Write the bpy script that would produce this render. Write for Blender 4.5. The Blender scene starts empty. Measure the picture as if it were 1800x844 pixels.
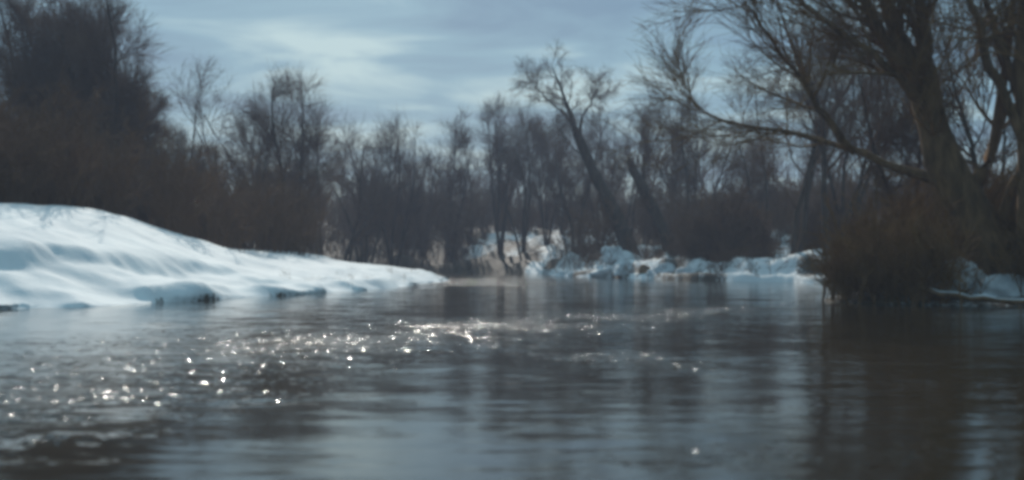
import bpy, math, random
import numpy as np
R = math.radians
sc = bpy.context.scene

# ------------------------------------------------------------------ camera
cam_d = bpy.data.cameras.new('camera'); cam = bpy.data.objects.new('camera', cam_d)
sc.collection.objects.link(cam); sc.camera = cam
cam.location = (0, 0, 1.2)
cam.rotation_euler = (R(90 + 0.72), 0, 0)
cam_d.sensor_width = 36; cam_d.lens = 48; cam_d.clip_start = 0.1; cam_d.clip_end = 3000
cam_d.dof.use_dof = True; cam_d.dof.focus_distance = 120; cam_d.dof.aperture_fstop = 1.3
cam_d.dof.aperture_blades = 0

# ------------------------------------------------------------------ sky, sun, exposure
SUN_EL, SUN_AZ = R(29), R(-6.5)           # azimuth from +Y, clockwise positive
w = bpy.data.worlds.new('World'); sc.world = w; w.use_nodes = True
nt = w.node_tree; nt.nodes.clear()
def N(nt, t, **k):
    n = nt.nodes.new(t)
    for a, v in k.items(): setattr(n, a, v)
    return n
def L(nt, a, b): nt.links.new(a, b)
def math_node(nt, op, a, b=None, clamp=False):
    n = N(nt, 'ShaderNodeMath', operation=op, use_clamp=clamp)
    for i, v in enumerate((a, b)):
        if v is None: continue
        if isinstance(v, (int, float)): n.inputs[i].default_value = v
        else: L(nt, v, n.inputs[i])
    return n.outputs[0]
def ramp(nt, fac, stops):
    n = N(nt, 'ShaderNodeValToRGB'); e = n.color_ramp.elements
    while len(e) > 1: e.remove(e[-1])
    e[0].position, e[0].color = stops[0][0], (*stops[0][1], 1)
    for p, c in stops[1:]:
        x = e.new(p); x.color = (*c, 1)
    L(nt, fac, n.inputs[0]); return n.outputs[0]
def mixc(nt, fac, a, b):
    n = N(nt, 'ShaderNodeMix', data_type='RGBA')
    for s, v in ((0, fac), (6, a), (7, b)):
        if isinstance(v, (int, float)): n.inputs[s].default_value = v
        elif isinstance(v, tuple): n.inputs[s].default_value = (*v, 1)
        else: L(nt, v, n.inputs[s])
    return n.outputs[2]
sky = N(nt, 'ShaderNodeTexSky', sky_type='NISHITA', sun_disc=False)
sky.sun_elevation = SUN_EL; sky.sun_rotation = SUN_AZ
tc = N(nt, 'ShaderNodeTexCoord'); sep = N(nt, 'ShaderNodeSeparateXYZ'); L(nt, tc.outputs['Generated'], sep.inputs[0])
zz = math_node(nt, 'ADD', math_node(nt, 'MAXIMUM', sep.outputs[2], 0.0), 0.10)
cx = math_node(nt, 'DIVIDE', sep.outputs[0], zz); cy = math_node(nt, 'DIVIDE', sep.outputs[1], zz)
cb = N(nt, 'ShaderNodeCombineXYZ'); L(nt, cx, cb.inputs[0]); L(nt, cy, cb.inputs[1]); cb.inputs[2].default_value = 3.7
no = N(nt, 'ShaderNodeTexNoise'); L(nt, cb.outputs[0], no.inputs['Vector'])
no.inputs['Scale'].default_value = 1.5; no.inputs['Detail'].default_value = 5; no.inputs['Roughness'].default_value = 0.5; no.inputs['Distortion'].default_value = 0.5
cl = ramp(nt, no.outputs[0], [(0.34, (0.85, 2.3, 3.8)), (0.50, (1.8, 3.85, 5.15)), (0.64, (4.7, 6.7, 7.1))])
skyc = mixc(nt, 0.88, sky.outputs[0], cl)
bg = N(nt, 'ShaderNodeBackground'); bg.inputs[1].default_value = 0.10; L(nt, skyc, bg.inputs[0])
wo = N(nt, 'ShaderNodeOutputWorld'); L(nt, bg.outputs[0], wo.inputs[0])

sun_d = bpy.data.lights.new('sun', 'SUN'); sun_d.energy = 2.85; sun_d.angle = R(0.6); sun_d.color = (1, 0.94, 0.84)
sun = bpy.data.objects.new('sun', sun_d); sc.collection.objects.link(sun)
sun.rotation_euler = (R(90) - SUN_EL, 0, math.pi - SUN_AZ)
sun.location = (0, 60, 60)

sc.view_settings.view_transform = 'Standard'; sc.view_settings.look = 'None'
sc.view_settings.exposure = -0.05; sc.view_settings.gamma = 1.0
sc.cycles.use_denoising = True
sc.cycles.max_bounces = 3; sc.cycles.diffuse_bounces = 1; sc.cycles.glossy_bounces = 2
sc.cycles.transmission_bounces = 2; sc.cycles.volume_bounces = 0
sc.cycles.caustics_reflective = False; sc.cycles.caustics_refractive = False
sc.cycles.sample_clamp_indirect = 3; sc.cycles.sample_clamp_direct = 0
sc.cycles.filter_width = 3.8
sc.cycles.use_adaptive_sampling = False

# ------------------------------------------------------------------ materials
def mat(name):
    m = bpy.data.materials.new(name); m.use_nodes = True
    b = m.node_tree.nodes['Principled BSDF']; return m, m.node_tree, b
def noise(nt, scale, detail=4, rough=0.55, vec=None, dist=0.0):
    n = N(nt, 'ShaderNodeTexNoise'); n.inputs['Scale'].default_value = scale; n.inputs['Detail'].default_value = detail
    n.inputs['Roughness'].default_value = rough; n.inputs['Distortion'].default_value = dist
    if vec is not None: L(nt, vec, n.inputs['Vector'])
    return n
def bark_mat(name, a, b_, scale=5):
    m, nt, b = mat(name)
    geo = N(nt, 'ShaderNodeNewGeometry')
    mp = N(nt, 'ShaderNodeMapping'); mp.inputs['Scale'].default_value = (1, 1, 0.25); L(nt, geo.outputs['Position'], mp.inputs[0])
    n = noise(nt, scale, 6, 0.65, mp.outputs[0])
    L(nt, ramp(nt, n.outputs[0], [(0.3, a), (0.7, b_)]), b.inputs['Base Color'])
    b.inputs['Roughness'].default_value = 0.9; b.inputs['Specular IOR Level'].default_value = 0.15
    bp = N(nt, 'ShaderNodeBump'); bp.inputs['Strength'].default_value = 0.6; bp.inputs['Distance'].default_value = 0.04
    L(nt, n.outputs[0], bp.inputs['Height']); L(nt, bp.outputs[0], b.inputs['Normal']); return m
BARK = bark_mat('grey_brown_bark', (0.036, 0.024, 0.017), (0.110, 0.076, 0.054))
BARK_B = bark_mat('brown_willow_bark', (0.060, 0.035, 0.018), (0.260, 0.150, 0.075))
TWIG = bark_mat('dark_twigs', (0.090, 0.048, 0.030), (0.190, 0.105, 0.066), 2)
TWIG_B = bark_mat('brown_twigs', (0.130, 0.068, 0.026), (0.300, 0.160, 0.066), 2)
BRUSH = bark_mat('brown_brush', (0.110, 0.056, 0.030), (0.215, 0.115, 0.064), 2)
STALK = bark_mat('dry_stalks', (0.08, 0.050, 0.025), (0.24, 0.155, 0.078), 3)

def snow_ground_mat():
    m, nt, b = mat('snow_litter_shade')
    geo = N(nt, 'ShaderNodeNewGeometry')
    at = N(nt, 'ShaderNodeAttribute', attribute_name='litter')  # ground litter, plus the painted shade along the left waterline
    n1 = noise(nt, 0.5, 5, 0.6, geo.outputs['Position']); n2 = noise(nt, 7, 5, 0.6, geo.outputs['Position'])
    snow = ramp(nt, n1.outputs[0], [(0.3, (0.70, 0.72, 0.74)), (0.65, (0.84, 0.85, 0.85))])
    dirt_and_shade = ramp(nt, n2.outputs[0], [(0.3, (0.022, 0.016, 0.011)), (0.7, (0.085, 0.058, 0.034))])
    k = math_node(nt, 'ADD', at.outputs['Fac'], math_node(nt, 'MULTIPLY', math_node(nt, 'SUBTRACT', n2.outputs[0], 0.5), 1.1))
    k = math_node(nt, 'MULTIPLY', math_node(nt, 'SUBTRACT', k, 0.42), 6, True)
    L(nt, mixc(nt, k, snow, dirt_and_shade), b.inputs['Base Color'])
    b.inputs['Roughness'].default_value = 0.75; b.inputs['Specular IOR Level'].default_value = 0.25
    bp = N(nt, 'ShaderNodeBump'); bp.inputs['Strength'].default_value = 0.35; bp.inputs['Distance'].default_value = 0.05
    L(nt, noise(nt, 4, 6, 0.6, geo.outputs['Position']).outputs[0], bp.inputs['Height']); L(nt, bp.outputs[0], b.inputs['Normal'])
    return m
GROUND = snow_ground_mat()
def snow_mat():
    m, nt, b = mat('snow')
    geo = N(nt, 'ShaderNodeNewGeometry')
    n1 = noise(nt, 2.2, 5, 0.6, geo.outputs['Position'])
    L(nt, ramp(nt, n1.outputs[0], [(0.3, (0.42, 0.44, 0.46)), (0.6, (0.72, 0.74, 0.76))]), b.inputs['Base Color'])
    b.inputs['Roughness'].default_value = 0.7
    bp = N(nt, 'ShaderNodeBump'); bp.inputs['Strength'].default_value = 0.4; bp.inputs['Distance'].default_value = 0.05
    L(nt, noise(nt, 6, 6, 0.6, geo.outputs['Position']).outputs[0], bp.inputs['Height']); L(nt, bp.outputs[0], b.inputs['Normal'])
    return m
SNOW = snow_mat()

def water_mat():
    m, nt, b = mat('river_water')
    b.inputs['Base Color'].default_value = (0.036, 0.027, 0.017, 1)
    b.inputs['IOR'].default_value = 1.36; b.inputs['Roughness'].default_value = 0.09
    geo = N(nt, 'ShaderNodeNewGeometry')
    rif = N(nt, 'ShaderNodeAttribute', attribute_name='riffle').outputs['Fac']
    L(nt, math_node(nt, 'ADD', math_node(nt, 'MULTIPLY', rif, 0.09), 0.07), b.inputs['Roughness'])
    def slope(scale, detail, sx, sy):
        mp = N(nt, 'ShaderNodeMapping'); mp.inputs['Scale'].default_value = (sx, sy, 1); L(nt, geo.outputs['Position'], mp.inputs[0])
        n = noise(nt, scale, detail, 0.6, mp.outputs[0], 0.3)
        v = N(nt, 'ShaderNodeVectorMath', operation='SUBTRACT'); L(nt, n.outputs['Color'], v.inputs[0]); v.inputs[1].default_value = (0.5, 0.5, 0.5)
        return v.outputs[0]
    def sc_(v, f):
        n = N(nt, 'ShaderNodeVectorMath', operation='SCALE'); L(nt, v, n.inputs[0])
        if isinstance(f, (int, float)): n.inputs['Scale'].default_value = f
        else: L(nt, f, n.inputs['Scale'])
        return n.outputs[0]
    def add(a, c):
        n = N(nt, 'ShaderNodeVectorMath', operation='ADD'); L(nt, a, n.inputs[0]); L(nt, c, n.inputs[1]); return n.outputs[0]
    long_ = sc_(slope(1.6, 3, 0.22, 1.0), 0.055)            # slow swell
    fine = sc_(slope(9.5, 3, 0.13, 1.0), 0.21)             # small ripples
    patch = noise(nt, 0.35, 2, 0.5, geo.outputs['Position'])
    pk = math_node(nt, 'MULTIPLY', math_node(nt, 'SUBTRACT', patch.outputs[0], 0.35), 3.0, True)
    fine = sc_(fine, math_node(nt, 'ADD', math_node(nt, 'MULTIPLY', pk, 1.0), 0.35))
    pn = noise(nt, 1.7, 2, 0.5, geo.outputs['Position'])
    rif = math_node(nt, 'MULTIPLY', rif, math_node(nt, 'ADD', math_node(nt, 'MULTIPLY', math_node(nt, 'SUBTRACT', pn.outputs[0], 0.445), 11.0, True), 0.01))
    cv = slope(10.0, 1, 0.8, 1.0)
    ln = N(nt, 'ShaderNodeVectorMath', operation='LENGTH'); L(nt, cv, ln.inputs[0])
    cv = sc_(cv, math_node(nt, 'POWER', math_node(nt, 'MULTIPLY', ln.outputs['Value'], 3.4), 3.4))
    chop = sc_(cv, math_node(nt, 'ADD', math_node(nt, 'MULTIPLY', rif, 9.0), 0.05))
    s = add(add(long_, fine), chop)
    mul = N(nt, 'ShaderNodeVectorMath', operation='MULTIPLY'); L(nt, s, mul.inputs[0]); mul.inputs[1].default_value = (1, 1, 0)
    up = N(nt, 'ShaderNodeVectorMath', operation='ADD'); L(nt, mul.outputs[0], up.inputs[0]); up.inputs[1].default_value = (0, 0, 1)
    nn = N(nt, 'ShaderNodeVectorMath', operation='NORMALIZE'); L(nt, up.outputs[0], nn.inputs[0])
    L(nt, nn.outputs[0], b.inputs['Normal'])
    return m
WATER = water_mat()

# ------------------------------------------------------------------ mesh helpers
def mesh_from(name, V, F, mats, smooth=True, attrs=None):
    V = np.asarray(V, dtype=np.float32); F = np.asarray(F, dtype=np.int32)
    me = bpy.data.meshes.new(name); n, k = F.shape
    me.vertices.add(len(V)); me.vertices.foreach_set('co', V.ravel())
    me.loops.add(n * k); me.loops.foreach_set('vertex_index', F.ravel())
    me.polygons.add(n); me.polygons.foreach_set('loop_start', np.arange(0, n * k, k, dtype=np.int32))
    try: me.polygons.foreach_set('loop_total', np.full(n, k, dtype=np.int32))
    except Exception: pass
    if smooth: me.polygons.foreach_set('use_smooth', np.ones(n, dtype=bool))
    for an, av in (attrs or {}).items():
        a = me.attributes.new(an, 'FLOAT', 'POINT'); a.data.foreach_set('value', np.asarray(av, dtype=np.float32))
    me.update(calc_edges=True); me.materials.append(mats); return me
def link(name, me, parent=None, **props):
    o = bpy.data.objects.new(name, me); sc.collection.objects.link(o)
    if parent is not None: o.parent = parent
    for k, v in props.items(): o[k] = v
    return o

# smooth value noise, numpy
_rt = np.random.RandomState(11).rand(256, 256)
def vnoise(x, y):
    xi = np.floor(x).astype(int); yi = np.floor(y).astype(int); fx = x - xi; fy = y - yi
    fx = fx * fx * (3 - 2 * fx); fy = fy * fy * (3 - 2 * fy)
    g = lambda a, b: _rt[a & 255, b & 255]
    return (g(xi, yi) * (1 - fx) + g(xi + 1, yi) * fx) * (1 - fy) + (g(xi, yi + 1) * (1 - fx) + g(xi + 1, yi + 1) * fx) * fy - 0.5
def fbm(x, y, o=4):
    s = 0; a = 1.0
    for k in range(o): s = s + a * vnoise(x * 2 ** k + 17.3 * k, y * 2 ** k + 9.1 * k); a *= 0.5
    return s

# ------------------------------------------------------------------ terrain
RIVER = np.array([(-90, 2), (-60, 12), (-34, 19), (-22, 24.5), (-16, 28), (-11.6, 31.5), (-10.1, 33), (-9.3, 36.2), (-7.6, 41), (-5.8, 46.5), (-4.6, 53), (-3.9, 60),
                  (-3.15, 69), (-3.6, 77), (-7, 86), (-16, 92), (-40, 96), (-90, 97), (-90, 108), (-40, 107), (-12, 107), (-4, 106), (-0.5, 103), (1.6, 100),
                  (2.4, 95), (3.4, 88), (5.6, 81), (8.2, 74), (11, 68), (13.3, 65), (14.6, 61), (14, 53), (11.5, 44), (9.1, 40.5), (8.35, 38), (8.2, 36.2), (9.0, 34.9),
                  (10.6, 34), (13, 33.3), (18, 31), (30, 25), (60, 15), (90, 2), (60, -3), (20, 1.5), (0, -1.2), (-20, 1.2), (-60, -3)], dtype=float)
def river_sd(x, y):
    d2 = np.full(x.shape, 1e9); ins = np.zeros(x.shape, bool)
    for i in range(len(RIVER)):
        a = RIVER[i]; b = RIVER[(i + 1) % len(RIVER)]; e = b - a
        t = np.clip(((x - a[0]) * e[0] + (y - a[1]) * e[1]) / (e @ e), 0, 1)
        d2 = np.minimum(d2, (x - a[0] - t * e[0]) ** 2 + (y - a[1] - t * e[1]) ** 2)
        c = (a[1] > y) != (b[1] > y)
        ins ^= c & (x < (b[0] - a[0]) * (y - a[1]) / (b[1] - a[1] + 1e-12) + a[0])
    d = np.sqrt(d2); return np.where(ins, -d, d)
def sstep(a, b, v):
    t = np.clip((v - a) / (b - a), 0, 1); return t * t * (3 - 2 * t)
def terrain(x, y):
    wob = 0.8 * fbm(x * 0.6, y * 0.45, 4)
    d = river_sd(x, y) + wob * 0.5
    left = (1 - sstep(-2.2, 0.5, x)) * (1 - sstep(92, 104, y))
    right = sstep(6, 7.5, x) * (1 - sstep(47, 55, y))
    far = np.clip(1 - left - right, 0, 1)
    # left snow bank
    pl = np.interp(x, [-60, -20, -12, -9, -6, -4.7, -3.4], [1.75, 1.6, 1.36, 1.15, 0.96, 0.78, 0.42]) + 1.35 * (1 - sstep(-14.2, -6.4, x + 0.25 * (y - 42)))
    soft = np.clip(0.82 + 1.8 * fbm(x * 0.35 + 60, y * 0.28 + 7, 3), 0, 1)
    soft = np.clip(soft - 0.45 * sstep(44, 47, y) + 0.8 * np.exp(-((y - 38.2) / 2.0) ** 2) - 0.6 * np.exp(-((y - 34.6) / 0.7) ** 2), 0, 1)
    lip = 0.22 + 0.22 * soft + 0.12 * np.exp(-((y - 38.2) / 1.8) ** 2) + 0.16 * fbm(x * 0.9, y * 0.9, 3)
    zl = lip * sstep(0, 1.5 - 1.3 * soft, d) + (pl - lip) * np.clip(sstep(0.1, 9.0, d) * 0.72 + sstep(0.1, 3.5, d) * 0.28, 0, 1)
    zl = zl + (0.18 * fbm(x * 0.28, y * 0.22, 3) + 0.06 * fbm(x * 1.3, y * 0.8, 4)) * sstep(0.2, 1.6, d)
    zl = zl + 0.30 * (sstep(2.5, 3.3, d + 0.8 * fbm(x * 0.3, y * 0.3, 2)) - 0.75 * sstep(1.0, 2.6, d)) * (1 - sstep(-10.5, -8.5, x)) 
    # slumped ribs towards the tip of the bank
    zl = zl + 0.16 * (vnoise(y * 0.95 + x * 1.4, x * 0.2) ) * sstep(42, 50, y) * sstep(0.1, 0.6, d) * (1 - sstep(1.5, 3.5, d))
    # far bank
    zf = (0.34 + 0.2 * fbm(x * 0.8, y * 0.8, 3)) * sstep(0, 0.3, d) + (0.75 + 0.5 * fbm(x * 0.55, y * 0.5, 4)) * sstep(0.9, 2.0, d) + 2.5 * sstep(2, 22, d)
    zf = zf + 0.7 * fbm(x * 0.33 + 5, y * 0.33, 4) * sstep(0.8, 3.0, d)
    # right bank
    zr = (0.16 + 0.12 * fbm(x, y, 3)) * sstep(-0.1, 1.4, d) + 1.5 * sstep(0.3, 7, d) + 0.42 * fbm(x * 0.7, y * 0.7, 4) * sstep(0.3, 2, d)
    z = left * zl + right * zr + far * zf
    bed = -0.12 - 0.9 * sstep(0, 2.5, -d)
    z = np.where(d > 0, z - 0.12 * (1 - sstep(0, 0.12, d)), bed)
    rise = 6 * sstep(150, 300, np.hypot(x, y - 20))
    z = z + rise * (d > 0)
    litter = np.clip(right * (0.70 + 0.25 * fbm(x * 0.6 + 3, y * 0.6, 3)), 0, 1)
    litter = np.maximum(litter, far * np.clip(0.36 + 0.8 * (1 - sstep(0.2, 2.8, x)) * (1 - 0.9 * sstep(3, 7, d) * sstep(-5, -2.5, x)) + 1.0 * fbm(x * 0.7 + 31, y * 0.35, 4) + 0.10 * sstep(3, 14, d), 0, 1))
    litter = np.maximum(litter, left * sstep(8, 16, d) * 0.55)
    litter = np.maximum(litter, left * (1 - sstep(0.14, 0.30, d)) * sstep(0.55, 0.8, soft) * 0.58 * (y < 75))   # undercut shade below the snow lip, painted in with the dark litter colour
    return z, litter, d
def graded(lo, hi, fine_lo, fine_hi, st, grow=1.22):
    a = list(np.arange(fine_lo, fine_hi + 1e-6, st))
    s = st; v = a[-1]
    while v < hi: s *= grow; v += s; a.append(min(v, hi))
    s = st; v = a[0]; pre = []
    while v > lo: s *= grow; v -= s; pre.append(max(v, lo))
    return np.array(pre[::-1] + a)
gx = graded(-290, 290, -19, 17, 0.13); gy = graded(-60, 330, 27, 72, 0.15, 1.03)
GX, GY = np.meshgrid(gx, gy); Z, LIT, SD = terrain(GX, GY)
# overhanging lip: push the upper edge of the left bank out over the water
gyy, gxx = np.gradient(SD); gxx = gxx / np.gradient(GX, axis=1); gyy = gyy / np.gradient(GY, axis=0)
gl = np.hypot(gxx, gyy) + 1e-6
over = 0.70 * np.clip(0.30 + 1.8 * fbm(GX * 0.5 + 40, GY * 0.35, 2), 0, 1) * np.exp(-((SD - 0.24) / 0.22) ** 2) * (GX < 2) * (GY < 80) * (Z > 0.05)
VX = GX - gxx / gl * over; VY = GY - gyy / gl * over
def grid_faces(ny, nx):
    i = np.arange(ny * nx).reshape(ny, nx)
    return np.stack([i[:-1, :-1], i[:-1, 1:], i[1:, 1:], i[1:, :-1]], -1).reshape(-1, 4)
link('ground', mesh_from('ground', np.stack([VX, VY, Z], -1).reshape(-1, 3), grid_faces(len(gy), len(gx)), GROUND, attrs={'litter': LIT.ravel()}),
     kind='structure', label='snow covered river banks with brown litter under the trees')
def gz(x, y):
    return float(terrain(np.array([[float(x)]]), np.array([[float(y)]]))[0][0, 0])

# water sheet, with the ruffled current line as an attribute
wx = graded(-100, 100, -14, 16, 0.25, 1.3); wy = graded(-8, 135, 4, 48, 0.25, 1.06)
WX, WY = np.meshgrid(wx, wy)
LINE = np.array([(-3.9, 9.5), (-4.2, 12), (-4.6, 15), (-3.9, 18.5), (-2.2, 20.8), (0.3, 24), (2.2, 27.5), (5.0, 31.5), (8, 34.4)])
rf = np.zeros(WX.shape)
for a, b, wd in zip(LINE[:-1], LINE[1:], (1.0, 1.4, 1.9, 2.3, 2.1, 1.8, 1.6, 1.2)):
    e = b - a; t = np.clip(((WX - a[0]) * e[0] + (WY - a[1]) * e[1]) / (e @ e), 0, 1)
    dd = np.hypot(WX - a[0] - t * e[0], WY - a[1] - t * e[1]); rf = np.maximum(rf, np.exp(-(dd / wd) ** 2))
rf = rf * np.clip(0.75 + 1.0 * fbm(WX * 0.7, WY * 0.5, 3), 0, 1.1)
for (px, py, r_) in ((1.35, 16.3, 0.7), (1.9, 15.0, 0.5), (-1.3, 11.9, 0.16), (-2.9, 19.3, 1.7), (-3.6, 18.0, 1.2), (-1.0, 62, 4), (-2.0, 72, 3.5), (1.0, 8.2, 0.25), (1.9, 8.4, 0.2), (2.3, 8.3, 0.2)):
    rf = np.maximum(rf, 0.8 * np.exp(-((WX - px) ** 2 + ((WY - py) * 0.8) ** 2) / r_ ** 2))
link('river', mesh_from('river', np.stack([WX, WY, 0 * WX], -1).reshape(-1, 3), grid_faces(len(wy), len(wx)), WATER, attrs={'riffle': rf.ravel()}),
     kind='structure', label='dark rippled river water with sun glitter')

# ------------------------------------------------------------------ branch growing
def nrm(v): return v / (np.linalg.norm(v, axis=-1, keepdims=True) + 1e-9)
def walk(start, d0, length, P, up, wob, rng, droop=0.0):
    n = len(start); pts = np.zeros((n, P, 3)); pts[:, 0] = start; d = d0.copy(); st = (length / (P - 1))[:, None]
    for k in range(1, P):
        pts[:, k] = pts[:, k - 1] + d * st
        d = d + wob * rng.randn(n, 3); d[:, 2] += up - droop * k / P; d = nrm(d)
    return pts
def along(paths, radii, idx, t):
    P = paths.shape[1]; f = t * (P - 1); i = np.minimum(f.astype(int), P - 2); fr = (f - i)[:, None]
    a = paths[idx, i]; b = paths[idx, i + 1]; r = radii[idx, i] * (1 - fr[:, 0]) + radii[idx, i + 1] * fr[:, 0]
    return a * (1 - fr) + b * fr, nrm(b - a), r
def sprout(paths, radii, n, t0, t1, length, ang, rng, P=4, up=0.05, wob=0.12, ratio=0.6, tip=0.3, rmin=0.004, lenfall=0.4, angvar=0.3, droop=0.0, rmax=1.0, env=None, fill=(0.8, 1.0)):
    N_ = len(paths); idx = np.repeat(np.arange(N_), n); t = t0 + (t1 - t0) * rng.rand(len(idx)) ** 0.85
    p, tan, r = along(paths, radii, idx, t)
    rnd = rng.randn(len(idx), 3); perp = nrm(rnd - tan * (rnd * tan).sum(-1, keepdims=True))
    a = ang * (1 + angvar * rng.randn(len(idx)))[:, None]
    d = nrm(tan * np.cos(a) + perp * np.sin(a))
    ln = length * (0.65 + 0.7 * rng.rand(len(idx))) * (1 - lenfall * t)
    if env is not None:                                     # keep inside a rounded crown
        ctr, rad_ = np.array(env[0]), np.array(env[1]); q = (p - ctr) / rad_; e = d / rad_
        A = (e * e).sum(-1); B = (q * e).sum(-1); Cc = (q * q).sum(-1) - 1
        ex = (-B + np.sqrt(np.maximum(B * B - A * Cc, 0))) / A
        full = ln; ln = np.clip(np.minimum(ln, ex * (fill[0] + (fill[1] - fill[0]) * rng.rand(len(idx)))), 0.12, None)
        kp = rng.rand(len(idx)) < np.clip(1.25 * ln / full, 0.04, 1)      # fewer shoots where the crown ends
        p, d, ln, r, idx = p[kp], d[kp], ln[kp], r[kp], idx[kp]
    pts = walk(p, d, ln, P, up, wob, rng, droop)
    r0 = np.clip(r * ratio, rmin, rmax)
    rad = r0[:, None] * np.linspace(1, tip, P)[None]
    return pts, np.maximum(rad, rmin * 0.55)
def tubes(sets):
    VS, FS = [], []; off = 0
    for pts, rad, k in sets:
        n, P = rad.shape; tan = np.empty_like(pts)
        tan[:, 1:-1] = pts[:, 2:] - pts[:, :-2]; tan[:, 0] = pts[:, 1] - pts[:, 0]; tan[:, -1] = pts[:, -1] - pts[:, -2]
        tan = nrm(tan); ref = np.where(np.abs(tan[..., 2:3]) > 0.85, np.array([1., 0, 0]), np.array([0, 0, 1.]))
        u = nrm(np.cross(tan, ref)); v = np.cross(tan, u); th = np.arange(k) * 2 * math.pi / k
        ring = u[..., None, :] * np.cos(th)[:, None] + v[..., None, :] * np.sin(th)[:, None]
        V = pts[:, :, None, :] + ring * rad[:, :, None, None]
        i = np.arange(n * P * k).reshape(n, P, k) + off; j = np.roll(i, -1, axis=2)
        FS.append(np.stack([i[:, :-1], j[:, :-1], j[:, 1:], i[:, 1:]], -1).reshape(-1, 4)); VS.append(V.reshape(-1, 3)); off += n * P * k
    return np.concatenate(VS), np.concatenate(FS)
def spline(pts, P):
    pts = np.array(pts, float); t = np.linspace(0, len(pts) - 1, P); out = []
    for s in t:
        i = min(int(s), len(pts) - 2); f = s - i
        p0 = pts[max(i - 1, 0)]; p1 = pts[i]; p2 = pts[i + 1]; p3 = pts[min(i + 2, len(pts) - 1)]
        out.append(0.5 * (2 * p1 + (p2 - p0) * f + (2 * p0 - 5 * p1 + 4 * p2 - p3) * f * f + (3 * p1 - p0 - 3 * p2 + p3) * f ** 3))
    return np.array(out)

def broom(seed, stems=4, spread=0.28, n1=11, n2=10, n3=12, l1=4.0, l2=2.0, l3=0.9, up=0.06, r0=0.13, t0=0.3, a1=0.7, a2=0.65, a3=0.6, rt=0.0052, wob=0.08, env=((0, 0, 6.2), (3, 3, 4.2)), H=10):
    rng = np.random.RandomState(seed); az = rng.rand() * 6 + np.arange(stems) * 2 * math.pi / stems + 0.5 * rng.randn(stems)
    sp = spread * (0.5 + 0.9 * rng.rand(stems)) if stems > 1 else np.array([0.03])
    d = nrm(np.stack([np.cos(az) * np.sin(sp), np.sin(az) * np.sin(sp), np.cos(sp)], -1))
    st = np.zeros((stems, 3)); st[:, 0] = 0.12 * np.cos(az) * (stems > 1); st[:, 1] = 0.12 * np.sin(az) * (stems > 1); st[:, 2] = -0.35
    ln = H * (0.72 + 0.25 * rng.rand(stems)); ln[0] = H * 0.96
    T = walk(st, d, ln, 9, 0.01, wob, rng)
    tr = (r0 * (0.7 + 0.5 * rng.rand(stems)))[:, None] * np.linspace(1, 0.12, 9)[None] ** 0.8; tr[:, 0] *= 1.35
    B1, R1 = sprout(T, tr, n1, t0, 0.97, l1, a1, rng, 6, up * 0.5, 0.13, 0.6, 0.25, 0.014, 0.2, env=env, fill=(0.55, 0.95))
    B2, R2 = sprout(B1, R1, n2, 0.15, 1.0, l2, a2, rng, 5, up, 0.15, 0.6, 0.35, 0.008, 0.3, env=env, fill=(0.6, 1.05))
    B3, R3 = sprout(B2, R2, n3, 0.05, 1.0, l3, a3, rng, 2, up, 0.14, 0.7, 0.5, rt, 0.1)
    return (T, tr), [(B1, R1, 4), (B2, R2, 3), (B3, R3, 3)]
def make_meshes(tag, gen, bark, twig):
    (T, tr), br = gen
    V, F = tubes([(T, tr, 8)]); Vc, Fc = tubes(br)
    return mesh_from(tag + '_trunk', V, F, bark), mesh_from(tag + '_crown', Vc, Fc, twig)
KIND = {
    'dense': [make_meshes('dense%d' % q, broom(50 + q, 3, 0.10, 24, 14, 12, 2.4, 1.4, 0.8, 0.08, 0.16, 0.06, env=((0, 0, 5.0), (2.2, 2.2, 5.3)), rt=0.007), BARK, TWIG) for q in range(2)],
    'broom': [make_meshes('broom%d' % q, broom(10 + q, 4, 0.24, 13, 12, 13, 3.4, 1.7, 0.8, 0.06, 0.14, 0.30, env=((0, 0, 6.3), (2.9, 2.9, 3.9))), BARK, TWIG) for q in range(3)],
    'slim':  [make_meshes('slim%d' % q, broom(20 + q, 2, 0.14, 20, 11, 10, 2.4, 1.3, 0.7, 0.09, 0.10, 0.22, env=((0, 0, 5.7), (1.8, 1.8, 4.6))), BARK, TWIG) for q in range(3)],
    'open':  [make_meshes('open%d' % q, broom(30 + q, 2, 0.36, 15, 11, 10, 4.2, 2.1, 0.9, 0.04, 0.15, 0.28, wob=0.12, env=((0, 0, 6.0), (4.0, 4.0, 4.2))), BARK, TWIG) for q in range(2)],
    'sparse': [make_meshes('sparse%d' % q, broom(40 + q, 1, 0.05, 17, 7, 6, 2.6, 1.2, 0.6, 0.07, 0.09, 0.28, wob=0.06, env=((0, 0, 6.0), (2.6, 2.6, 4.6))), BARK, TWIG) for q in range(2)],
}
KH = {(k, i): max(v.co.z for v in m[1].vertices) for k, l in KIND.items() for i, m in enumerate(l)}
def tree(kind, v, x, y, H, rz, wide, label, group=None, name='bare_tree'):
    root = bpy.data.objects.new(name, None); sc.collection.objects.link(root)
    root.location = (x, y, gz(x, y)); root.rotation_euler = (0, 0, rz); s = (H - gz(x, y)) / KH[(kind, v)]; root.scale = (s * wide, s * wide, s)
    root['label'] = label; root['category'] = 'tree'
    if group: root['group'] = group
    tm, cm = KIND[kind][v]
    link('trunk', tm, root); link('crown', cm, root); return root

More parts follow.
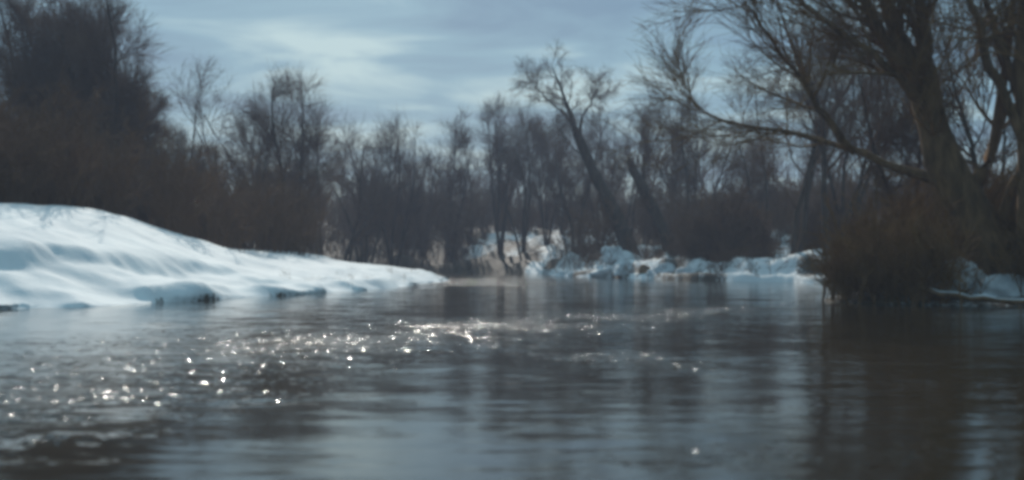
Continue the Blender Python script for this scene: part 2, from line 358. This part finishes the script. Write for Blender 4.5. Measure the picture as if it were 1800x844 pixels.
# ------------------------------------------------------------------ trees: kind, variant, x, y, height, turn, width, label, group
G1 = 'tall dense trees behind the snow bank'; G2 = 'thin bare trees beyond the snow bank'; G3 = 'round topped trees at the river bend'
G4 = 'bare trees on the far bank'; G5 = 'trees on the near wooded bank'
TREES = [
    ('dense', 0, -23.0, 66, 15.3, 1.48, 1.0, 'tall dense dark tree nearest the left picture edge, behind the snow bank', G1),
    ('dense', 1, -22.5, 70, 15.5, 0.65, 1.0, 'tall dense dark tree, second from the left picture edge', G1),
    ('dense', 0, -19.5, 66, 15.0, 2.49, 1.05, 'tall dense dark tree, third from the left edge, closest to the open sky', G1),
    ('dense', 1, -19.3, 70, 10.9, 0.97, 1.0, 'lower dense tree on the right flank of the tall dark clump', G1),
    ('dense', 1, -27.1, 74, 9.6, 0.42, 1.2, 'shorter dense tree half hidden at the left picture edge', G1),
    ('broom', 2, -18.3, 72, 9.1, 2.52, 0.9, 'bushy low tree right beside the tall dark clump', G2),
    ('sparse', 0, -17.7, 74, 12.8, 5.76, 1.1, 'thin see-through tree, taller of the two between dark clump and round crowns', G2),
    ('sparse', 1, -17.2, 78, 12.0, 5.03, 1.0, 'thin see-through tree just left of the round topped trees', G2),
    ('broom', 1, -16.5, 72, 7.6, 4.81, 1.1, 'low bushy tree under the thin see-through ones', G2),
    ('broom', 0, -16.2, 84, 12.6, 1.39, 0.85, 'left half of the round topped double crown above the snow bank', G3),
    ('broom', 1, -13.9, 86, 13.8, 3.37, 0.95, 'right half of the round topped double crown, highest at the river bend', G3),
    ('slim', 0, -12.0, 86, 11.3, 1.74, 0.9, 'slim tree leaning on the right side of the round double crown', G3),
    ('slim', 1, -15.8, 88, 9.7, 1.08, 1.2, 'slim tree seen in the gap of the round double crown', G3),
    ('open', 0, -12.7, 100, 10.7, 0.67, 0.9, 'spreading tree with slanting boughs right of the round double crown', G4),
    ('broom', 2, -11.3, 104, 13.3, 1.35, 0.75, 'higher rounded crown in the dip of the skyline', G4),
    ('broom', 0, -9.1, 106, 13.2, 5.82, 0.8, 'second rounded crown in the dip of the skyline', G4),
    ('slim', 2, -7.2, 112, 10.6, 5.21, 1.1, 'lowest tree of the skyline dip, against the brightest sky', G4),
    ('slim', 0, -5.1, 112, 13.9, 5.07, 1.0, 'slender pointed tree just right of the skyline dip', G4),
    ('sparse', 1, -3.5, 116, 14.4, 5.03, 1.1, 'thin pale tree between the pointed tree and the dense broad one', G4),
    ('broom', 1, -0.9, 112, 15.3, 1.21, 0.75, 'broad dense tree with bare trunk left of the leaning tree', G4),
    ('broom', 2, 0.8, 110, 14.7, 1.95, 0.7, 'dense tree whose dark trunk stands before the snowy slope', G4),
    ('broom', 0, 2.9, 114, 13.9, 3.94, 0.75, 'rounded tree filling the gap between the dense tree and the leaning trunk', G4),
    ('slim', 2, 4.4, 118, 14.1, 4.60, 1.2, 'slender tree half hidden by the upper leaning trunk', G4),
    ('slim', 1, 4.8, 104, 13.6, 5.37, 1.1, 'twiggy tree behind the bend of the leaning trunk', G4),
    ('broom', 0, 7.0, 108, 14.1, 5.53, 0.7, 'twiggy tree between the leaning tree and the broken trunk', G4),
    ('slim', 2, 8.7, 104, 14.3, 0.54, 1.1, 'upright tree directly behind the broken leaning trunk', G4),
    ('sparse', 0, 9.6, 100, 15.4, 3.80, 0.9, 'thin tree whose bare tip stands above the broken trunk', G4),
    ('slim', 0, 11.9, 104, 13.6, 4.22, 1.2, 'upright tree right of the broken leaning trunk', G4),
    ('broom', 1, 13.1, 100, 13.8, 3.18, 0.7, 'rounded tree left of the sky gap before the big willow', G4),
    ('open', 1, 14.5, 96, 11.9, 1.12, 0.9, 'spreading tree behind the dome shaped shrub', G4),
    ('slim', 1, 15.7, 90, 11.0, 2.97, 1.2, 'slender tree behind the willow bough tip', G4),
    ('slim', 2, 14.2, 69, 14.8, 0.56, 1.5, 'tall tree on the left flank of the wooded bank, beside open sky', G5),
    ('open', 0, 15.5, 67, 15.5, 5.87, 0.75, 'tall spreading tree between the flank tree and the old willow', G5),
    ('broom', 0, 17.7, 72, 15.7, 5.44, 0.85, 'tall many stemmed tree standing back from the water, left of the willow fork', G5),
    ('sparse', 1, 15.6, 84, 14.9, 3.44, 1.2, 'thin tall tree just left of the wooded bank, tip in open sky', G4),
    ('sparse', 1, 15.3, 57, 13.6, 1.89, 1.1, 'tall thin see-through tree left behind the old willow', G5),
    ('slim', 1, 14.0, 48, 11.4, 5.71, 1.0, 'slender tall tree straight behind the willow fork', G5),
    ('open', 1, 15.5, 46, 11.0, 3.59, 0.8, 'spreading tree right behind the old willow', G5),
    ('sparse', 0, 15.9, 44, 10.6, 5.54, 1.1, 'thin straight tree behind the weeping twigs at the right edge', G5),
]
for a in TREES: tree(*a)

# ------------------------------------------------------------------ individual trees with a pose of their own
def posed(name, label, trunk_paths, trunk_r, x, y, branch_spec, bark, twig, seed, group=None):
    """trunk_paths: world-metre paths relative to the base; limbs given one by one, branches and twigs grown on them"""
    rng = np.random.RandomState(seed)
    root = bpy.data.objects.new(name, None); sc.collection.objects.link(root); root.location = (x, y, gz(x, y))
    root['label'] = label; root['category'] = 'tree'
    if group: root['group'] = group
    P = 14; T = np.stack([spline(p, P) for p in trunk_paths]); T[:, 1:-1] += 0.035 * rng.randn(len(T), P - 2, 3)
    tr = np.stack([np.interp(np.linspace(0, 1, P), np.linspace(0, 1, len(r)), r) for r in trunk_r])
    tr *= 1 + 0.08 * rng.randn(*tr.shape)
    V, F = tubes([(T[:1], tr[:1], 10)]); link('trunk', mesh_from('trunk', V, F, bark), root)
    for k in range(1, len(T)):
        V, F = tubes([(T[k:k + 1], tr[k:k + 1], 9)]); link('limb', mesh_from('limb', V, F, bark), root)
    sets = []; cur = (T, tr); sides = (5, 3, 3, 3)
    for q, s in enumerate(branch_spec):
        cur = sprout(cur[0], cur[1], rng=rng, **s); sets.append((cur[0], cur[1], sides[q]))
    V, F = tubes(sets); link('crown', mesh_from('crown', V, F, twig), root); return root

# leaning tree over the far bank
posed('leaning_tree', 'dark tree leaning over the far bank, its thin forked crown above the others',
      [[(0, 0, -0.5), (-1.15, 0.3, 2.6), (-2.5, 0.5, 5.4), (-3.7, 0.4, 8.0), (-4.3, 0.2, 9.6), (-4.9, 0, 11.2), (-5.6, -0.2, 12.9)],
       [(-3.7, 0.4, 8.0), (-3.6, 0.7, 9.4), (-2.9, 1.0, 10.7), (-2.3, 1.0, 12.2)],
       [(-4.1, 0.3, 9.0), (-5.0, 0.3, 10.0), (-6.1, -0.2, 10.9), (-7.0, -0.3, 11.9)],
       [(-3.0, 0.5, 6.5), (-4.2, -0.2, 7.5), (-5.2, -0.6, 8.7)]],
      [[0.62, 0.52, 0.43, 0.31, 0.17, 0.09, 0.03], [0.14, 0.10, 0.06, 0.02], [0.11, 0.08, 0.05, 0.02], [0.08, 0.05, 0.02]], 8.3, 92,
      [dict(n=15, t0=0.55, t1=1.0, length=2.2, ang=0.75, P=6, up=0.05, wob=0.2, ratio=0.5, rmin=0.02, rmax=0.05),
       dict(n=9, t0=0.15, t1=1.0, length=1.1, ang=0.7, P=5, up=0.05, wob=0.22, rmin=0.011),
       dict(n=7, t0=0.1, t1=1.0, length=0.55, ang=0.65, P=3, up=0.05, wob=0.22, rmin=0.007)], BARK, TWIG, 5)
posed('leaning_snag', 'broken leaning trunk right of the long leaning tree on the far bank',
      [[(0, 0, -0.5), (-0.9, 0.2, 1.9), (-2.0, 0.4, 3.9), (-2.9, 0.4, 5.9)], [(-1.9, 0.4, 3.7), (-1.9, 0.7, 5.1), (-1.6, 0.9, 6.8)]],
      [[0.50, 0.42, 0.36, 0.24], [0.16, 0.10, 0.04]], 10.4, 87.5,
      [dict(n=14, t0=0.4, t1=1.0, length=1.5, ang=0.6, P=5, up=0.12, wob=0.14, ratio=0.4, rmin=0.02, rmax=0.05),
       dict(n=8, t0=0.15, t1=1.0, length=0.9, ang=0.6, P=4, up=0.1, wob=0.15, rmin=0.012),
       dict(n=6, t0=0.1, t1=1.0, length=0.5, ang=0.6, P=4, up=0.1, wob=0.15, rmin=0.009)], BARK, TWIG, 6)
# great willow on the near right bank
posed('old_willow', 'old brown willow with thick forked trunk and long bough sweeping over the river',
      [[(0.5, 0, -0.5), (0.15, 0, 0.8), (-0.55, 0, 2.2), (-1.05, 0, 3.3), (-1.25, 0, 4.4), (-1.5, 0.1, 5.2), (-2.0, 0.1, 6.0), (-2.35, 0.2, 7.6), (-2.6, 0.3, 9.6), (-3.2, 0.3, 12)],
       [(-1.2, 0, 4.2), (-1.35, -0.1, 5.3), (-1.55, -0.2, 7.0), (-1.7, -0.3, 9.0), (-1.3, -0.5, 12.0)],
       [(-1.5, 0.1, 5.1), (-1.95, 0.1, 5.55), (-2.45, 0.0, 6.1), (-3.3, -0.3, 7.6), (-4.2, -0.5, 9.6)],
       [(-0.8, 0, 2.4), (-1.7, 0.5, 2.7), (-3.0, 1.2, 3.3), (-4.4, 2.0, 3.85), (-5.8, 2.6, 4.2), (-6.8, 3.0, 4.6), (-7.6, 3.2, 5.3)],
       [(-3.0, 1.2, 3.3), (-3.9, 1.0, 4.3), (-5.0, 0.8, 5.8), (-6.2, 0.6, 7.4)],
       [(-1.2, 0, 4.0), (-2.0, -0.4, 5.0), (-3.4, -0.8, 6.0), (-5.2, -1.0, 7.3), (-6.8, -1.0, 8.8)],
       [(-0.3, 0, 1.9), (0.5, 0.3, 3.2), (0.9, 0.4, 5.2), (1.2, 0.5, 8.0), (1.0, 0.3, 11)],
       [(0.3, 0, 0.6), (1.0, -0.3, 2.4), (1.9, -0.6, 4.6), (2.3, -0.8, 7.4), (2.9, -1, 10)]],
      [[0.85, 0.66, 0.52, 0.45, 0.44, 0.36, 0.26, 0.15, 0.10, 0.05], [0.36, 0.26, 0.18, 0.13, 0.06], [0.30, 0.27, 0.20, 0.12, 0.05],
       [0.22, 0.14, 0.095, 0.07, 0.05, 0.035, 0.015], [0.13, 0.09, 0.06, 0.03], [0.18, 0.13, 0.09, 0.06, 0.03], [0.24, 0.17, 0.12, 0.08, 0.04], [0.26, 0.18, 0.12, 0.08, 0.04]], 12.6, 37,
      [dict(n=15, t0=0.30, t1=1.0, length=2.9, ang=0.65, P=6, up=0.07, wob=0.12, ratio=0.5, rmin=0.022, rmax=0.06),
       dict(n=9, t0=0.15, t1=1.0, length=1.7, ang=0.55, P=5, up=0.03, wob=0.12, rmin=0.012),
       dict(n=7, t0=0.1, t1=1.0, length=1.0, ang=0.5, P=3, up=0.0, wob=0.12, rmin=0.007)], BARK_B, TWIG_B, 7)
# weeping tree at the right edge: long hanging brown twigs
posed('weeping_willow', 'weeping tree with long hanging brown twigs at the right edge of the picture',
      [[(0, 0, -0.5), (-0.1, 0, 3), (-0.2, 0, 6), (0.1, 0.1, 9), (0, 0, 12)], [(-0.1, 0, 3.4), (-1.0, -0.2, 5.4), (-1.8, -0.5, 7.4), (-2.3, -0.6, 8.4)],
       [(-0.1, 0, 4.4), (-0.8, 0.5, 6.8), (-1.2, 0.9, 9.0)], [(-0.2, 0, 5), (0.7, 0, 7), (1.4, 0, 9)]],
      [[0.42, 0.34, 0.26, 0.18, 0.08], [0.17, 0.12, 0.08, 0.05], [0.15, 0.1, 0.06], [0.15, 0.1, 0.06]], 13.6, 33.6 + 2.0,
      [dict(n=15, t0=0.35, t1=1.0, length=2.0, ang=1.0, P=6, up=0.0, wob=0.1, ratio=0.4, rmin=0.02, droop=0.25, rmax=0.05),
       dict(n=9, t0=0.1, t1=1.0, length=3.0, ang=0.9, P=7, up=-0.12, wob=0.06, rmin=0.009, droop=0.5),
       dict(n=5, t0=0.1, t1=0.95, length=1.1, ang=0.4, P=3, up=-0.15, wob=0.08, rmin=0.006, droop=0.2)], BARK_B, TWIG_B, 8)

# ------------------------------------------------------------------ shrubs and undergrowth
def brush(points, rng, stems, H, r0=0.018, n1=6, n2=4, l1=0.9, l2=0.5, spread=0.45, up=0.04, rt=0.007, P=5):
    """points: (n,3 base x,y,height scale)"""
    n = len(points); idx = np.repeat(np.arange(n), stems); base = np.zeros((len(idx), 3)); base[:, :2] = points[idx, :2] + 0.35 * rng.randn(len(idx), 2)
    base[:, 2] = terrain(base[:, 0][None], base[:, 1][None])[0][0] - 0.05
    a = rng.rand(len(idx)) * 6.283; s = spread * np.sqrt(rng.rand(len(idx)))
    d = np.stack([np.cos(a) * np.sin(s), np.sin(a) * np.sin(s), np.cos(s)], -1)
    T = walk(base, d, H * points[idx, 2] * (0.55 + 0.6 * rng.rand(len(idx))), P, up, 0.10, rng)
    tr = np.full((len(idx), 1), r0) * np.linspace(1, 0.3, P)[None]
    B1, R1 = sprout(T, tr, n1, 0.12, 1.0, l1, 0.6, rng, 3, 0.06, 0.15, 0.6, 0.4, rt * 1.3, 0.3)
    sets = [(T, tr, 3), (B1, R1, 3)]
    if n2:
        B2, R2 = sprout(B1, R1, n2, 0.1, 1.0, l2, 0.6, rng, 2, 0.05, 0.15, 0.7, 0.5, rt, 0.2); sets.append((B2, R2, 3))
    return tubes(sets)
def scatter(n, fn, rng):
    out = []
    while len(out) < n:
        p = fn(rng)
        if p is not None: out.append(p)
    return np.array(out)
def on_left(rng):
    y = 44 + 50 * rng.rand() ** 1.2; x = -2.5 - (1.0 - 0.0 * y) * 24 * rng.rand()
    d = river_sd(np.array([x]), np.array([y]))[0]
    if d < 9.2 - 0.085 * (y - 44) * 1.0 - (2.2 if x > -8 else 0): return None
    return (x, y, 0.75 + 0.5 * rng.rand() + (0.35 if x < -11 else 0))
rng = np.random.RandomState(3)
V, F = brush(scatter(270, on_left, rng), rng, 9, 2.6, n1=5, n2=3, l2=0.6, rt=0.0125)
link('undergrowth', mesh_from('undergrowth', V, F, BRUSH), kind='stuff', label='dark tangled thicket standing behind the snow bank', category='undergrowth')
def on_far(rng):
    y = 78 + 62 * rng.rand(); x = -26 + 52 * rng.rand()
    d = river_sd(np.array([x]), np.array([y]))[0]
    if d < (0.5 if x < -1 else 2.0) or (x < -3 and y < 105): return None
    if x > 9 and y < 75 and d < 4.5: return None
    if 4.0 < x < 9.6 and y < 92.5 and rng.rand() < 0.9: return None
    if 92 < y < 135 and -3 < x < 9.5 and d < 18 and rng.rand() < 0.76: return None
    return (x, y, (0.6 + 0.7 * rng.rand()) * (1.5 if x < -1 else 1.0))
V, F = brush(scatter(420, on_far, rng), rng, 9, 3.1, r0=0.024, n1=5, n2=3, l1=1.2, l2=0.6, rt=0.017)
link('undergrowth', mesh_from('undergrowth', V, F, BRUSH), kind='stuff', label='dark leafless thicket along the far bank', category='undergrowth')
def on_slope(rng):
    y = 64 + 42 * rng.rand(); x = 1 + 14 * rng.rand(); d = river_sd(np.array([x]), np.array([y]))[0]
    if d < 0.3 or d > 6: return None
    return (x, y, 0.4 + 0.8 * rng.rand() ** 2)
V, F = brush(scatter(70, on_slope, rng), rng, 6, 1.3, r0=0.016, n1=5, n2=3, l1=0.6, l2=0.3, spread=0.9, rt=0.008)
link('undergrowth', mesh_from('undergrowth', V, F, BRUSH), kind='stuff', label='thin scrub sticking out of the snow humps on the far bank', category='undergrowth')
def on_right(rng):
    x = 7.3 + 12 * rng.rand(); y = 34.3 + 17 * rng.rand() ** 1.3
    d = river_sd(np.array([x]), np.array([y]))[0]
    if d < 0.12 or (d < 0.5 and rng.rand() < 0.5): return None
    if abs(x - 12.0) < 1.0 and y < 38.5: return None
    return (x, y, (0.45 + 0.8 * rng.rand()) * (0.5 + 0.5 * rng.rand() if d < 1.2 else 1.0))
V, F = brush(scatter(270, on_right, rng), rng, 8, 2.4, n1=6, n2=3, l1=0.75, l2=0.5, rt=0.009)
link('undergrowth', mesh_from('undergrowth', V, F, TWIG_B), kind='stuff', label='brown tangled brush at the foot of the old willow', category='undergrowth')
# dry stalks on the right bank and along the bank tip
def tufts(points, rng, n, H, r=0.004, lean=0.5):
    idx = np.repeat(np.arange(len(points)), n); b = np.zeros((len(idx), 3)); b[:, :2] = points[idx, :2] + 0.14 * rng.randn(len(idx), 2)
    b[:, 2] = terrain(b[:, 0][None], b[:, 1][None])[0][0] - 0.03
    a = rng.rand(len(idx)) * 6.283; s = lean * rng.rand(len(idx))
    d = np.stack([np.cos(a) * np.sin(s), np.sin(a) * np.sin(s), np.cos(s)], -1)
    T = walk(b, d, H * points[idx, 2] * (0.4 + 0.8 * rng.rand(len(idx))), 4, 0.0, 0.1, rng, 0.5)
    return tubes([(T, np.full((len(idx), 1), r) * np.linspace(1, 0.25, 4)[None], 3)])
V, F = tufts(scatter(260, on_right, rng), rng, 24, 1.1, 0.005)
link('dry_grass', mesh_from('dry_grass', V, F, STALK), kind='stuff', label='dry brown grass and reeds on the near wooded bank', category='grass')
def on_tip(rng):
    y = 48 + 36 * rng.rand(); x = -10 + 8 * rng.rand(); d = river_sd(np.array([x]), np.array([y]))[0]
    if d < 0.2 or d > 3.2: return None
    return (x, y, 0.5 + 0.6 * rng.rand())
V, F = tufts(scatter(34, on_tip, rng), rng, 14, 0.42, 0.0035, 0.8)
link('dry_grass', mesh_from('dry_grass', V, F, STALK), kind='stuff', label='thin dead grass poking through the tip of the snow bank', category='grass')

# two rounded shrubs on the far bank
def dome_shrub(x, y, w_, h, seed, label, twig=BRUSH):
    rng = np.random.RandomState(seed); n = 190
    root = bpy.data.objects.new('dome_shrub', None); sc.collection.objects.link(root); root.location = (x, y, gz(x, y))
    root['label'] = label; root['category'] = 'shrub'; root['group'] = 'rounded shrubs on the far bank'
    a = rng.rand(n) * 6.283; s = np.arccos(1 - rng.rand(n) * 0.93)
    d = np.stack([np.cos(a) * np.sin(s), np.sin(a) * np.sin(s), np.cos(s)], -1)
    ln = 1 / np.sqrt((np.sin(s) / (w_ / 2)) ** 2 + (np.cos(s) / h) ** 2)
    T = walk(np.zeros((n, 3)) + [0, 0, -0.1] + 0.2 * rng.randn(n, 3) * [1, 1, 0], d, ln * (0.85 + 0.12 * rng.rand(n)), 7, 0.0, 0.05, rng)
    tr = np.full((n, 1), 0.024) * np.linspace(1, 0.4, 7)[None]
    B1, R1 = sprout(T, tr, 12, 0.25, 1.0, 0.75, 0.7, rng, 4, 0.0, 0.2, 0.7, 0.5, 0.018, 0.4)
    B2, R2 = sprout(B1, R1, 6, 0.1, 1.0, 0.4, 0.7, rng, 3, 0.0, 0.2, 0.7, 0.5, 0.014, 0.2)
    V, F = tubes([(T, tr, 4)]); link('stems', mesh_from('stems', V, F, BARK), root)
    V, F = tubes([(B1, R1, 3), (B2, R2, 3)]); link('crown', mesh_from('crown', V, F, twig), root); return root
dome = dome_shrub(12.0, 76, 5.2, 4.1, 1, 'rounded dark shrub rising like a dome above the far snow ledge')
small = dome.copy(); sc.collection.objects.link(small); small.location = (16.8, 72, gz(16.8, 72)); small.scale = (0.8, 0.8, 0.72); small.rotation_euler = (0, 0, 2.1)
small['label'] = 'lower rounded shrub beside the dome shaped one, next to the wooded bank'
for ch in list(dome.children):
    c = ch.copy(); sc.collection.objects.link(c); c.parent = small

# far wood: one mass behind everything
rng = np.random.RandomState(9)
n = 320; X = -95 + 190 * rng.rand(n); Y = 124 + 66 * rng.rand(n)
b = np.stack([X, Y, terrain(X[None], Y[None])[0][0] - 0.3], -1)
d = nrm(np.stack([0.08 * rng.randn(n), 0.08 * rng.randn(n), np.ones(n)], -1))
T = walk(b, d, (6.5 + 4.0 * rng.rand(n)) * (1 + 0.25 * sstep(4, 16, X)) * Y / 150, 7, 0.02, 0.06, rng); tr = (0.09 + 0.08 * rng.rand(n))[:, None] * np.linspace(1, 0.15, 7)[None]
B1, R1 = sprout(T, tr, 15, 0.15, 1.0, 2.3, 0.75, rng, 4, 0.08, 0.14, 0.6, 0.35, 0.016, 0.55)
B2, R2 = sprout(B1, R1, 8, 0.1, 1.0, 1.2, 0.7, rng, 2, 0.05, 0.14, 0.7, 0.5, 0.010, 0.2)
V, F = tubes([(T, tr, 4), (B1, R1, 3), (B2, R2, 3)])
link('woodland', mesh_from('woodland', V, F, TWIG), kind='stuff', label='distant bare woodland behind the river bend', category='woodland')

# ------------------------------------------------------------------ snow mounds and driftwood
def mound(x, y, sx, sy, sz, seed, label, name='snow_mound', mt=None, group=None, lump=1.0):
    nu, nv = 40, 18; u = np.linspace(0, 2 * math.pi, nu, endpoint=False); v = np.linspace(0, 1, nv)
    U, W = np.meshgrid(u, v); ph = W * math.pi / 2 * 1.12
    r = 1 + 0.75 * lump * fbm(np.cos(U) * 1.5 + seed * 7.7 + 2 * W, np.sin(U) * 1.5 + seed * 3.1 + W, 3) + 0.3 * lump * fbm(np.cos(U) * 4 + seed, np.sin(U) * 4 + 5 * W, 3)
    V = np.stack([np.cos(U) * np.sin(ph) ** 0.85 * r * sx, np.sin(U) * np.sin(ph) ** 0.85 * r * sy, np.cos(ph) * r * sz], -1).reshape(-1, 3)
    i = np.arange(nu * nv).reshape(nv, nu); j = np.roll(i, -1, axis=1)
    F = np.stack([i[:-1], i[1:], j[1:], j[:-1]], -1).reshape(-1, 4)
    o = link(name, mesh_from(name, V, F, mt or SNOW)); o.location = (x, y, gz(x, y) - 0.08)
    o['label'] = label; o['category'] = 'snow mound' if mt is None else 'hummock'
    if group: o['group'] = group
GM = 'snow humps on the far bank'
for a in [(3.3, 87.0, 1.0, 0.8, 0.42, 1, 'low pale snow hump beside the open bend of the river'), (4.5, 83.6, 0.7, 0.6, 0.30, 12, 'flattest snow hump, between the bend hump and the large lumpy one'),
          (5.6, 81.6, 0.95, 0.7, 0.60, 2, 'large lumpy snow hump below the leaning tree'), (6.6, 79.6, 0.6, 0.6, 0.66, 3, 'steep snow hump right of the large lumpy one'),
          (6.2, 84.5, 0.8, 0.6, 0.7, 13, 'snow hump standing higher up the slope behind the large lumpy one'), (8.3, 76.2, 0.8, 0.6, 0.55, 4, 'broad snow hump under the broken leaning trunk'),
          (9.4, 74.0, 0.6, 0.5, 0.35, 5, 'small snow hump at the start of the snow ledge')]:
    mound(*a, group=GM)
mound(7.5, 77.3, 0.4, 0.35, 0.42, 6, 'dark earth hummock between two snow humps at the waterline', 'earth_hummock', STALK)
mound(11.9, 36.2, 0.62, 0.5, 0.62, 7, 'round snow ball like heap lying before the old willow trunk', group='snow patches on the wooded bank', lump=0.6)
mound(12.8, 35.3, 0.95, 0.5, 0.42, 8, 'flat snow heap at the water edge near the picture right edge', group='snow patches on the wooded bank', lump=0.6)
def log(pts, r, label, seed, snow=True):
    rng = np.random.RandomState(seed); root = bpy.data.objects.new('driftwood_log', None); sc.collection.objects.link(root)
    root['label'] = label; root['category'] = 'log'
    T = spline(pts, 12)[None]; root.location = T[0, 0]; T = T - T[:, :1]; T[:, 1:-1] += 0.02 * rng.randn(1, 10, 3)
    tr = r * np.linspace(1, 0.5, 12)[None] * (1 + 0.1 * rng.randn(1, 12))
    V, F = tubes([(T, tr, 8)]); link('stem', mesh_from('stem', V, F, BARK_B), root)
    B1, R1 = sprout(T, tr, 6, 0.3, 1.0, 0.7, 0.9, rng, 4, 0.03, 0.2, 0.4, 0.4, 0.012)
    V, F = tubes([(B1, R1, 4)]); link('twigs', mesh_from('twigs', V, F, BARK_B), root, kind='stuff')
    if snow:
        V, F = tubes([(T[:, 1:-2] + [0, 0, r * 0.62], tr[:, 1:-2] * (0.35 + 0.5 * rng.rand(1, 9)), 8)]); link('snow_cap', mesh_from('snow_cap', V, F, SNOW), root)
log([(10.2, 34.3, 0.42), (11.2, 33.7, 0.22), (12.4, 33.2, 0.12), (14.2, 32.6, 0.06)], 0.09, 'snow dusted branch lying along the water edge under the willow', 1)
log([(9.9, 35.0, 0.6), (10.8, 34.4, 0.40), (11.7, 34.0, 0.2)], 0.06, 'thin fallen limb propped on the bank behind the snow dusted branch', 2, False)

# ------------------------------------------------------------------ haze
def haze_mat():
    m = bpy.data.materials.new('haze'); m.use_nodes = True; t = m.node_tree; t.nodes.clear()
    v = N(t, 'ShaderNodeVolumePrincipled'); v.inputs['Color'].default_value = (0.56, 0.64, 0.84, 1); v.inputs['Density'].default_value = 0.0014; v.inputs['Anisotropy'].default_value = 0.2
    o = N(t, 'ShaderNodeOutputMaterial'); L(t, v.outputs[0], o.inputs['Volume']); return m
hx, hy0, hy1, hz0, hz1 = 300, -70, 340, -2.5, 26
V = [(x, y, z) for z in (hz0, hz1) for y in (hy0, hy1) for x in (-hx, hx)]
F = [(0, 2, 3, 1), (4, 5, 7, 6), (0, 1, 5, 4), (2, 6, 7, 3), (0, 4, 6, 2), (1, 3, 7, 5)]
link('haze', mesh_from('haze', V, F, haze_mat(), False), kind='stuff', label='thin blue winter haze over the river', category='haze')
